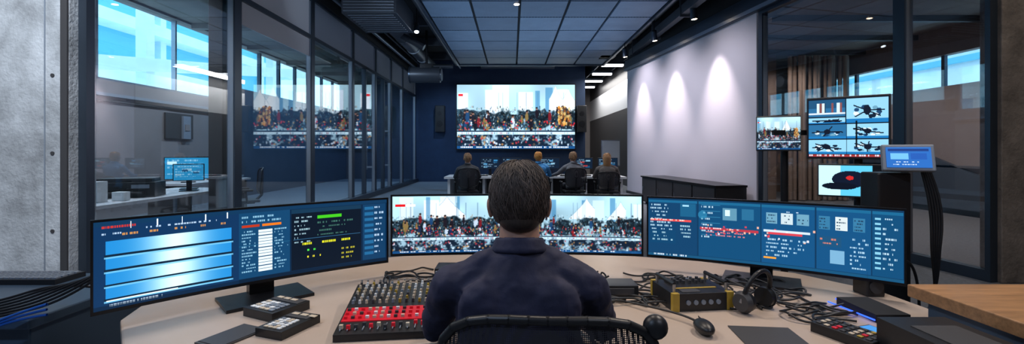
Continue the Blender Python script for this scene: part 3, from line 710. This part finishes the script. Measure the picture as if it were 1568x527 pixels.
# ================================================================= DESK OBJECTS
Z=.73
b=MB(); b.X=Matrix.Translation((-.465,1.76,Z))@Matrix.Rotation(.12,4,'Z')
W_,D_=.165,.20
def mz(y): return .025+.055*(y+D_)/(2*D_)
b.add([(-W_,-D_,0),(W_,-D_,0),(W_,D_,0),(-W_,D_,0),(-W_,-D_,.025),(W_,-D_,.025),(W_,D_,.08),(-W_,D_,.08)],[(3,2,1,0),(4,5,6,7),(0,1,5,4),(1,2,6,5),(2,3,7,6),(3,0,4,7)],M_black)
for i in range(14):
    x=-W_+.018+i*.0252
    for j in range(7):
        y=.185-j*.027; z=mz(y); b.cyl((x,y,z),(x,y,z+.014),.0055,random.choice([M_cream,M_paper,M_yellow,M_dgrey,M_cream,M_frost]) ,.0045,n=8)
    b.cyl((x,.19,.078),(x,.19,.10),.004,M_silver,n=8)
ya,yb=-.115,-.015
b.add([(-W_+.006,ya,mz(ya)+.003),(W_-.006,ya,mz(ya)+.003),(W_-.006,yb,mz(yb)+.003),(-W_+.006,yb,mz(yb)+.003),(-W_+.006,ya,mz(ya)-.004),(W_-.006,ya,mz(ya)-.004),(W_-.006,yb,mz(yb)-.004),(-W_+.006,yb,mz(yb)-.004)],[(0,1,2,3),(0,4,5,1),(1,5,6,2),(2,6,7,3),(3,7,4,0)],M_red)
for i in range(14):
    x=-W_+.018+i*.0252
    for y in (-.035,-.065,-.095): z=mz(y); b.box(x-.006,x+.006,y-.005,y+.005,z,z+.011,random.choice([M_cream,M_red,M_red,M_paper,M_dgrey]))
    y=-.155; z=mz(y); b.box(x-.0015,x+.0015,y-.03,y+.025,z,z+.0035,M_frost); yy=y+random.uniform(-.02,.015); b.box(x-.006,x+.006,yy-.006,yy+.006,z,z+.014,random.choice([M_cream,M_dgrey,M_red]))
b.build('audio_mixing_console')
def keypad(name,x,y,rz,w,d,cols,rows,h=.03,z=Z):
    b=MB(); b.X=Matrix.Translation((x,y,z))@Matrix.Rotation(rz,4,'Z')
    b.box(-w,w,-d,d,0,h,M_black); b.box(-w+.008,w-.008,d*.35,d-.008,h,h+.003,M_dgrey)
    for i in range(cols):
        for j in range(rows):
            cx=-w+.02+(2*w-.04)*(i+.5)/cols; cy=-d+.012+(1.25*d-.02)*(j+.5)/rows; s=(2*w-.04)/cols*.40; sy=(1.25*d-.02)/rows*.38
            b.box(cx-s,cx+s,cy-sy,cy+sy,h,h+.005,random.choice([M_cream,M_paper,M_paper,M_frost]))
    for i in range(3): b.box(-w+.02+i*.04,-w+.05+i*.04,d*.55,d*.75,h+.003,h+.006,M_cream)
    return b.build(name,bevel=.002)
keypad('intercom_keypad',-.94,1.83,-.45,.085,.085,5,4,.035)
keypad('intercom_keypad',-.81,1.66,-.35,.06,.09,4,6,.03)
b=MB(); b.X=Matrix.Translation((-.97,1.60,Z))@Matrix.Rotation(-.4,4,'Z'); b.box(-.06,.06,-.10,.08,0,.006,M_dgrey); b.box(-.055,.055,-.09,.07,.006,.008,M_dgrey); b.build('document_folder')
b=MB(); b.box(-.36,-.16,2.12,2.24,Z,Z+.10,M_black)
for k in range(8): b.box(-.355+k*.024,-.345+k*.024,2.115,2.12,Z+.01,Z+.09,M_frost)
b.build('desktop_speaker',bevel=.008)
b=MB(); b.box(.40,.56,2.02,2.14,Z,Z+.05,M_black); b.box(.42,.54,2.015,2.02,Z+.01,Z+.04,M_dgrey); b.build('network_switch',bevel=.006)
b=MB(); b.X=Matrix.Translation((.76,1.95,Z))@Matrix.Rotation(.12,4,'Z')@Matrix.Scale(.8,4)
b.box(-.16,.16,-.13,.13,0,.09,M_black)
for s in (-1,1):
    b.box(s*.145-.018,s*.145+.018,-.135,-.11,0,.093,M_yellow); b.box(s*.145-.018,s*.145+.018,.11,.135,0,.093,M_yellow)
b.box(-.12,.12,-.05,-.035,.09,.093,M_yellow)
for s in (-.14,.14): b.cyl((s,-.1,.09),(s,-.1,.13),.008,M_silver); b.cyl((s,.1,.09),(s,.1,.13),.008,M_silver); b.cyl((s,-.1,.13),(s,.1,.13),.01,M_black)
for i in range(6):
    for j in range(3): b.cyl((-.09+i*.036,.04+j*.03,.09),(-.09+i*.036,.04+j*.03,.108),.009,random.choice([M_dgrey,M_silver,M_dgrey]),n=10)
for i in range(5): b.cyl((-.08+i*.04,-.13,.045),(-.08+i*.04,-.137,.045),.012,M_frost); 
b.box(-.1,.0,-.11,-.06,.09,.093,M_dgrey)
b.build('portable_audio_recorder',bevel=.003)
b=MB(); b.X=Matrix.Translation((.99,1.84,Z+.095))@Matrix.Rotation(.5,4,'Z')@Matrix.Rotation(.25,4,'X')
prev=None
for k in range(17):
    a=math.pi*k/16; p=(.08*math.cos(a),0,.095*math.sin(a)-.02)
    if prev: b.cap(prev,p,.009,.009,M_black,n=10)
    prev=p
for s in (-1,1):
    b.cyl((s*.052,0,-.05),(s*.075,0,-.05),.040,M_black,n=20); b.cyl((s*.075,0,-.05),(s*.095,0,-.05),.044,M_dgrey,.034,n=20); b.cyl((s*.085,0,-.02),(s*.09,0,-.05),.008,M_silver)
b.build('headphones')
b=MB(); b.X=Matrix.Translation((.83,1.53,Z))@Matrix.Rotation(-.1,4,'Z'); b.box(-.05,.16,-.12,.15,0,.004,M_dgrey); b.build('mouse_pad')
b=MB(); b.ell((.68,1.62,Z+.024),(.032,.055,.024),M_black,20,12); b.box(.6795,.6805,1.63,1.67,Z+.040,Z+.046,M_dgrey); b.build('computer_mouse')
b=MB(); b.X=Matrix.Translation((1.16,1.57,Z))@Matrix.Rotation(.4,4,'Z'); b.box(-.055,.055,-.10,.10,0,.035,M_black)
for i in range(4):
    for j in range(7): b.box(-.045+i*.025,-.030+i*.025,-.09+j*.027,-.074+j*.027,.035,.039,random.choice([M_red,M_cream,M_yellow,M_dgrey,M_dgrey,M_dgrey,M_dgrey]))
b.build('button_controller',bevel=.003)
b=MB(); b.X=Matrix.Translation((1.30,1.60,Z))@Matrix.Rotation(.3,4,'Z'); b.box(-.038,.038,-.075,.075,0,.008,M_black); b.box(-.034,.034,-.07,.07,.008,.0085,mat('phone_screen',(.0,.1,.2),.2,emit=(.1,.35,.9),estr=.8)); b.build('smartphone',bevel=.003)
b=MB(); b.cyl((1.335,1.93,Z+.01),(1.365,1.72,Z+.01),.003,M_blueled); b.box(1.37,1.5,1.72,1.93,Z,Z+.03,M_matte); b.cyl((1.37,1.935,Z+.02),(1.5,1.935,Z+.02),.003,M_blueled); b.build('led_dock')
b=MB(); b.box(1.57,1.65,2.02,2.11,Z,Z+.12,M_black); b.cyl((1.61,2.02,Z+.045),(1.61,2.015,Z+.045),.03,M_dgrey,n=24); b.cyl((1.61,2.02,Z+.095),(1.61,2.015,Z+.095),.014,M_dgrey,n=20); b.build('desktop_speaker',bevel=.006)
b=MB(); b.box(1.18,1.40,1.15,1.48,Z,Z+.11,M_black)
for k in range(8): b.box(1.20+k*.024,1.21+k*.024,1.148,1.15,Z+.02,Z+.09,M_frost)
b.box(1.22,1.36,1.2,1.4,Z+.11,Z+.113,M_dgrey); b.build('equipment_case',bevel=.008)
b=MB(); b.box(1.46,2.9,.4,1.69,.84,.885,M_wood); b.box(1.50,2.86,.44,1.65,0,.84,M_deskdark); b.build('wooden_counter',bevel=.004)
b=MB(); b.box(-3.6,-1.85,1.75,2.42,.69,.73,M_deskdark); b.box(-3.55,-1.9,1.8,2.4,0,.69,M_deskdark); b.build('equipment_cabinet',bevel=.006)
b=MB(); b.box(-2.62,-2.2,2.2,2.36,Z,Z+.025,M_black)
for j in range(4):
    for i in range(14): b.box(-2.61+i*.029,-2.587+i*.029,2.215+j*.034,2.24+j*.034,Z+.025,Z+.032,M_frost)
b.build('computer_keyboard')
def squig(cx,cy,rx,ry,n,z=Z+.006,hop=.03):
    pts=[]; a=random.uniform(0,6.28); x=cx+random.uniform(-rx,rx);y=cy+random.uniform(-ry,ry)
    for k in range(n):
        a+=random.uniform(-1.3,1.3); x+=math.cos(a)*.07;y+=math.sin(a)*.06
        if x<cx-rx or x>cx+rx: a=math.pi-a; x=min(max(x,cx-rx),cx+rx)
        if y<cy-ry or y>cy+ry: a=-a; y=min(max(y,cy-ry),cy+ry)
        pts.append((x,y,z+(random.uniform(0,hop) if k%3==1 else 0)))
    return pts
random.seed(5)
sp=[squig(.60,2.13,.28,.25,14) for _ in range(15)]+[squig(1.05,2.08,.28,.24,13) for _ in range(13)]+[squig(-.35,2.3,.3,.2,10) for _ in range(9)]+[squig(1.2,1.85,.15,.15,8) for _ in range(5)]
sp.append([(.45,1.95,Z+.01),(.6,1.78,Z+.03),(.67,1.74,Z+.02),(.68,1.67,Z+.02)])
curve('cable_bundle',sp,.0045,M_black)
sp=[]
for k in range(7):
    x=-1.62-.03*k; sp.append([(x+.12,1.86,1.0-.03*k),(x-.02,1.80,.86),(x-.2,1.76+.02*k,.745+.005*k),(x-.5,1.74,.74),(x-.8-.05*k,1.70,.60),(x-1.1,1.65,.35+.04*k)])
curve('cable_bundle',sp,.005,M_black)
sp=[]
for k in range(3): sp.append([(-1.75,1.72,.80-.02*k),(-1.95,1.70,.74),(-2.2,1.66,.62-.03*k),(-2.0,1.6,.45),(-1.7,1.6,.3),(-1.6,1.6,.01)])
curve('network_cable',sp,.005,M_cblue)
sp=[]
for k in range(5): sp.append([(1.97+.01*k,2.2,1.28),(2.0+.015*k,2.17,1.1),(1.97+.01*k,2.16,.9),(2.03,2.17,.7),(1.99-.02*k,2.2,.4),(1.98,2.2,.01)])
sp.append([(1.6,2.0,.9),(1.7,2.1,.8),(1.85,2.15,.95),(1.95,2.16,.75),(1.9,2.15,.3)])
curve('cable_bundle',sp,.006,M_black)
# ---------------------------------------------------------------- touch panel on post
e=empty('touch_panel_stand')
b=MB(); b.box(1.78,1.94,2.22,2.34,0,1.27,M_black); b.box(1.7,2.02,2.14,2.44,0,.03,M_blackm); b.build('post',e,bevel=.008)
Tp=Matrix.Translation((1.89,2.18,1.345))@Matrix.Rotation(-.45,4,'Z')@Matrix.Rotation(-.25,4,'X')
b=MB(); b.X=Tp; b.box(-.10,.10,0,.03,-.065,.065,M_frost); b.box(-.02,.02,.03,.07,-.06,-.02,M_blackm); b.build('panel',e,bevel=.006)
I=Img(60,40,(.15,.42,.75)); I.rect(.05,.08,.95,.2,(.08,.22,.5)); I.rect(.1,.3,.5,.6,(.45,.75,.95)); I.rect(.55,.3,.9,.6,(.12,.35,.7)); I.text(.1,.7,.9,2,(.9,.95,1),dy=.12)
screen(I,lambda u,v:tuple(Tp@Vector((-.085+.17*u,-.003,.05-.1*v))),e,M_scr)
b=MB(); b.ell((1.995,2.19,1.31),(.025,.02,.03),M_black); b.build('knob',e)
# ---------------------------------------------------------------- multiview cluster
random.seed(9)
def mv():
    I=Img(150,104,(.02,.05,.1))
    def tile(x0,y0,x1,y1,kind):
        I.rect(x0,y0,x1,y1,(.55,.78,.9) if kind in(1,2,4,5) else (.15,.4,.58))
        w=x1-x0;h=y1-y0
        if kind==0:
            I.rect(x0,y0,x1,y0+h*.5,(.1,.3,.45)); 
            for k in range(10): xx=x0+random.random()*w*.9; I.rect(xx,y0+h*.2,xx+w*.06,y0+h*.8,random.choice([(.8,.9,.95),(.1,.2,.3),(.5,.3,.3)]))
            I.rect(x0,y0+h*.75,x1,y0+h*.85,(.8,.85,.9))
        else:
            for k in range(16):
                a=random.uniform(0,6.28); I.ell(x0+w*(.5+.28*math.cos(a)),y0+h*(.55+.2*math.sin(a)),w*.06,h*.08,random.choice([(.05,.12,.2),(.1,.25,.4),(.4,.6,.7),(.85,.92,.97)]))
            for k in range(5):
                a=random.uniform(0,6.28); I.line(x0+w*.5,y0+h*.5,x0+w*(.5+.4*math.cos(a)),y0+h*(.5+.35*math.sin(a)),2,(.04,.08,.15))
            I.ell(x0+w*.5,y0+h*.5,w*.09,h*.18,(.04,.08,.15)); I.rect(x0,y0+h*.85,x1,y1,(.1,.45,.7))
    tile(.01,.02,.48,.31,0); tile(.01,.33,.48,.42,1); tile(.49,.02,.99,.42,2)
    tile(.01,.44,.49,.68,3); tile(.5,.44,.99,.68,4); tile(.01,.7,.49,.94,5); tile(.5,.7,.99,.94,1)
    I.rect(.01,.95,.99,.99,(.6,.2,.2)); I.text(.02,.955,.95,1,(.9,.95,1),dy=.05)
    return I
e=empty('multiview_monitor_stand')
def vplane(L,R,z0,z1,img,th=.04):
    L=Vector((*L,0));R=Vector((*R,0)); d=R-L; n=Vector((d.y,-d.x,0)).normalized(); c=-n*(th/2+.002)
    b=MB(); b.seg(((L+c).x,(L+c).y),((R+c).x,(R+c).y),th,z0-.012,z1+.012,M_black); b.build('display_housing',e,bevel=.004)
    screen(img,lambda u,v:((L+d*(.015+.97*u)+n*.001).x,(L+d*(.015+.97*u)+n*.001).y,z1-(z1-z0)*v),e,M_scrl)
vplane((2.32,3.60),(2.72,3.28),1.325,1.775,mv())
vplane((2.00,3.74),(2.29,3.62),1.385,1.645,crowd(86,58,8))
I=Img(110,60,(.35,.75,.88)); I.rect(0,.0,.3,1,(.75,.92,.96)); I.ell(.42,.45,.24,.28,(.04,.08,.16)); I.ell(.28,.68,.24,.12,(.03,.06,.12)); I.ell(.42,.4,.05,.07,(.75,.15,.15)); I.rect(.72,0,1,1,(.02,.04,.06)); I.ell(.8,.4,.12,.3,(.04,.05,.07)); I.ell(.66,.75,.06,.12,(.45,.35,.3))
vplane((2.34,3.50),(2.74,3.26),1.04,1.265,I)
b=MB()
for x,y in ((2.24,3.76),(2.62,3.46)): b.cyl((x,y,0),(x,y,1.75 if x>2.4 else 1.5),.028,M_blackm)
b.box(2.1,2.8,3.66,3.72,1.5,1.54,M_blackm); b.box(2.56,2.68,3.40,3.5,1.4,1.6,M_blackm); b.box(2.56,2.68,3.42,3.5,1.1,1.2,M_blackm); b.box(2.18,2.3,3.72,3.78,1.42,1.56,M_blackm)
b.box(2.0,2.9,3.55,3.8,0,.04,M_blackm); b.build('frame',e)
# ================================================================= LEFT ROOM FURNITURE
b=MB(); b.box(-5.65,-4.66,4.85,7.7,.71,.75,M_lwhite); 
for x in (-5.6,-4.71):
    for y in (4.95,7.6): b.box(x-.02,x+.02,y-.02,y+.02,0,.71,M_framel)
b.build('office_desk')
desk_monitor('computer_monitor',-5.2,7.35,.75,.64,.36,.5,small_img(1,60,34),m=M_scrl)
desk_monitor('computer_monitor',-4.95,7.0,.75,.4,.26,.5,small_img(1,40,24),m=M_scr)
b=MB(); b.X=Matrix.Translation((-5.2,6.2,.75))@Matrix.Rotation(.35,4,'Z'); b.box(-.36,.36,-.2,.2,0,.2,M_black); b.box(-.3,.3,-.12,.2,.2,.25,M_dgrey); b.box(-.25,.25,-.3,-.2,.06,.08,M_dgrey); b.box(.1,.3,-.205,-.2,.12,.17,M_frost); b.build('printer',bevel=.012)
b=MB(); b.box(-5.05,-4.95,5.45,5.6,.75,1.0,M_paper); b.box(-4.95,-4.8,5.65,5.75,.75,.86,M_paper); b.build('paper_stack',bevel=.005)
desk_monitor('computer_monitor',-5.0,5.15,.75,.5,.30,2.6,small_img(1,50,28),m=M_scrl,shell=M_lwhite)
chair(-4.9,8.4,2.2,top=1.05)
b=MB(); b.box(-6.9,-6.0,8.5,10.5,.71,.75,M_lwhite); b.box(-6.85,-6.05,8.6,8.64,0,.71,M_dgrey); b.box(-6.85,-6.05,10.4,10.44,0,.71,M_dgrey); b.build('office_desk')
desk_monitor('computer_monitor',-6.4,9.8,.75,.6,.34,.6,small_img(1,60,34),m=M_scrl)
desk_monitor('computer_monitor',-6.3,8.9,.75,.6,.34,.6,small_img(1,60,34),m=M_scrl)
for y in (-.4,2.2):  # out-of-view pendants, added as housings for the near-room fill light
    for x in (-1.9,1.9):
        b=MB(); b.box(x-.6,x+.6,y-.06,y+.06,3.42,3.48,M_blackm); b.box(x-.58,x+.58,y-.05,y+.05,3.414,3.42,M_lamp)
        for s in (-.5,.5): b.cyl((x+s,y,3.48),(x+s,y,5.3),.004,M_blackm)
        b.build('added_fill_pendant')
# ================================================================= LIGHTS
area('console_fill',(-1.9,2.2,3.40),(-1.0,2.0,0),34,1.1,.1,(1,.90,.82))  # fill light from the added pendants over the console
area('console_fill',(1.9,2.2,3.40),(1.0,2.0,0),40,1.1,.1,(1,.86,.74))
spot('console_downlight',(0,2.9,4.4),(0,2.15,.7),170,50,.8,(1,.86,.74),.1)
area('rear_fill',(-1.9,-.4,3.40),(-2.5,2,0),38,1.1,.1,(.5,.68,1))  # fill light from the added pendants behind the operator
area('rear_fill',(1.9,-.4,3.40),(2.5,2,0),22,1.1,.1,(.8,.85,1))
for i,(yy,pw,c) in enumerate(((6.3,260,(.9,.93,1)),(9.3,260,(.8,.9,1)),(12.5,220,(.4,.7,1)),(16,280,(.3,.6,1)),(19.5,280,(.3,.6,1)))):
    spot('left_room_lamp',(-6.0,yy,4.38),(-6.4,yy,0),pw,150,.6,c,.06)
for yy in (6.8,9.2,11.5): spot('right_room_lamp',(7.0,yy,3.95),(7.4,yy,0),170,150,.6,(1,.84,.72),.06)
area('annex_lamp',(3.8,20,4.5),(3.8,20,0),180,.7,6,(1,.97,.93))
spot('back_desk_lamp',(.1,9.9,4.5),(.6,10.8,.7),330,75,.8,(.85,.92,1),.1)
spot('back_desk_lamp',(2.2,12.9,4.5),(1.5,11.2,.7),200,70,.8,(1,.85,.75),.1)
spot('back_wall_lamp',(-2.2,16.5,4.4),(-2.6,20,1.5),220,80,.9,(.4,.65,1),.1)
spot('floor_lamp_beam',(-2.4,8.6,4.36),(-2.6,9.5,0),200,80,.9,(.6,.78,1),.08)
spot('floor_lamp_beam',(-2.4,11.5,4.3),(-2.8,13,0),200,80,.9,(.5,.72,1),.08)
spot('service_fill',(-3.0,7.2,3.9),(-3.1,10.4,4.7),60,90,.9,(.6,.78,1),.06)  # added spots with no fixture, brighten the duct, AC unit and projector
spot('service_fill',(-3.6,13.2,4.0),(-2.8,15,4.0),40,90,.9,(.6,.78,1),.06)
spot('concrete_wash',(-3.5,1.6,4.4),(-4.8,4.4,2.0),720,70,.9,(.88,.94,1),.1)
spot('concrete_wash',(5.0,2.6,5.1),(5.4,4.72,2.4),120,80,.8,(1,.88,.75),.1)
area('ceiling_fill',(.5,12,3.6),(.5,12,5),48,5,6,(.4,.65,1))  # added fill with no fixture, brightens the tile panel from below
W=bpy.data.worlds.new('sky'); S.world=W; W.use_nodes=True; bg=W.node_tree.nodes['Background']; bg.inputs[0].default_value=(.44,.80,1,1); bg.inputs[1].default_value=3.0
cam=bpy.data.cameras.new('camera'); cam.sensor_width=36; cam.lens=36*700/1568; cam.shift_y=-33.5/1568; cam.clip_start=.05
co=bpy.data.objects.new('camera',cam); COL.objects.link(co); co.location=(0,0,1.38); co.rotation_euler=(math.pi/2,0,0); S.camera=co
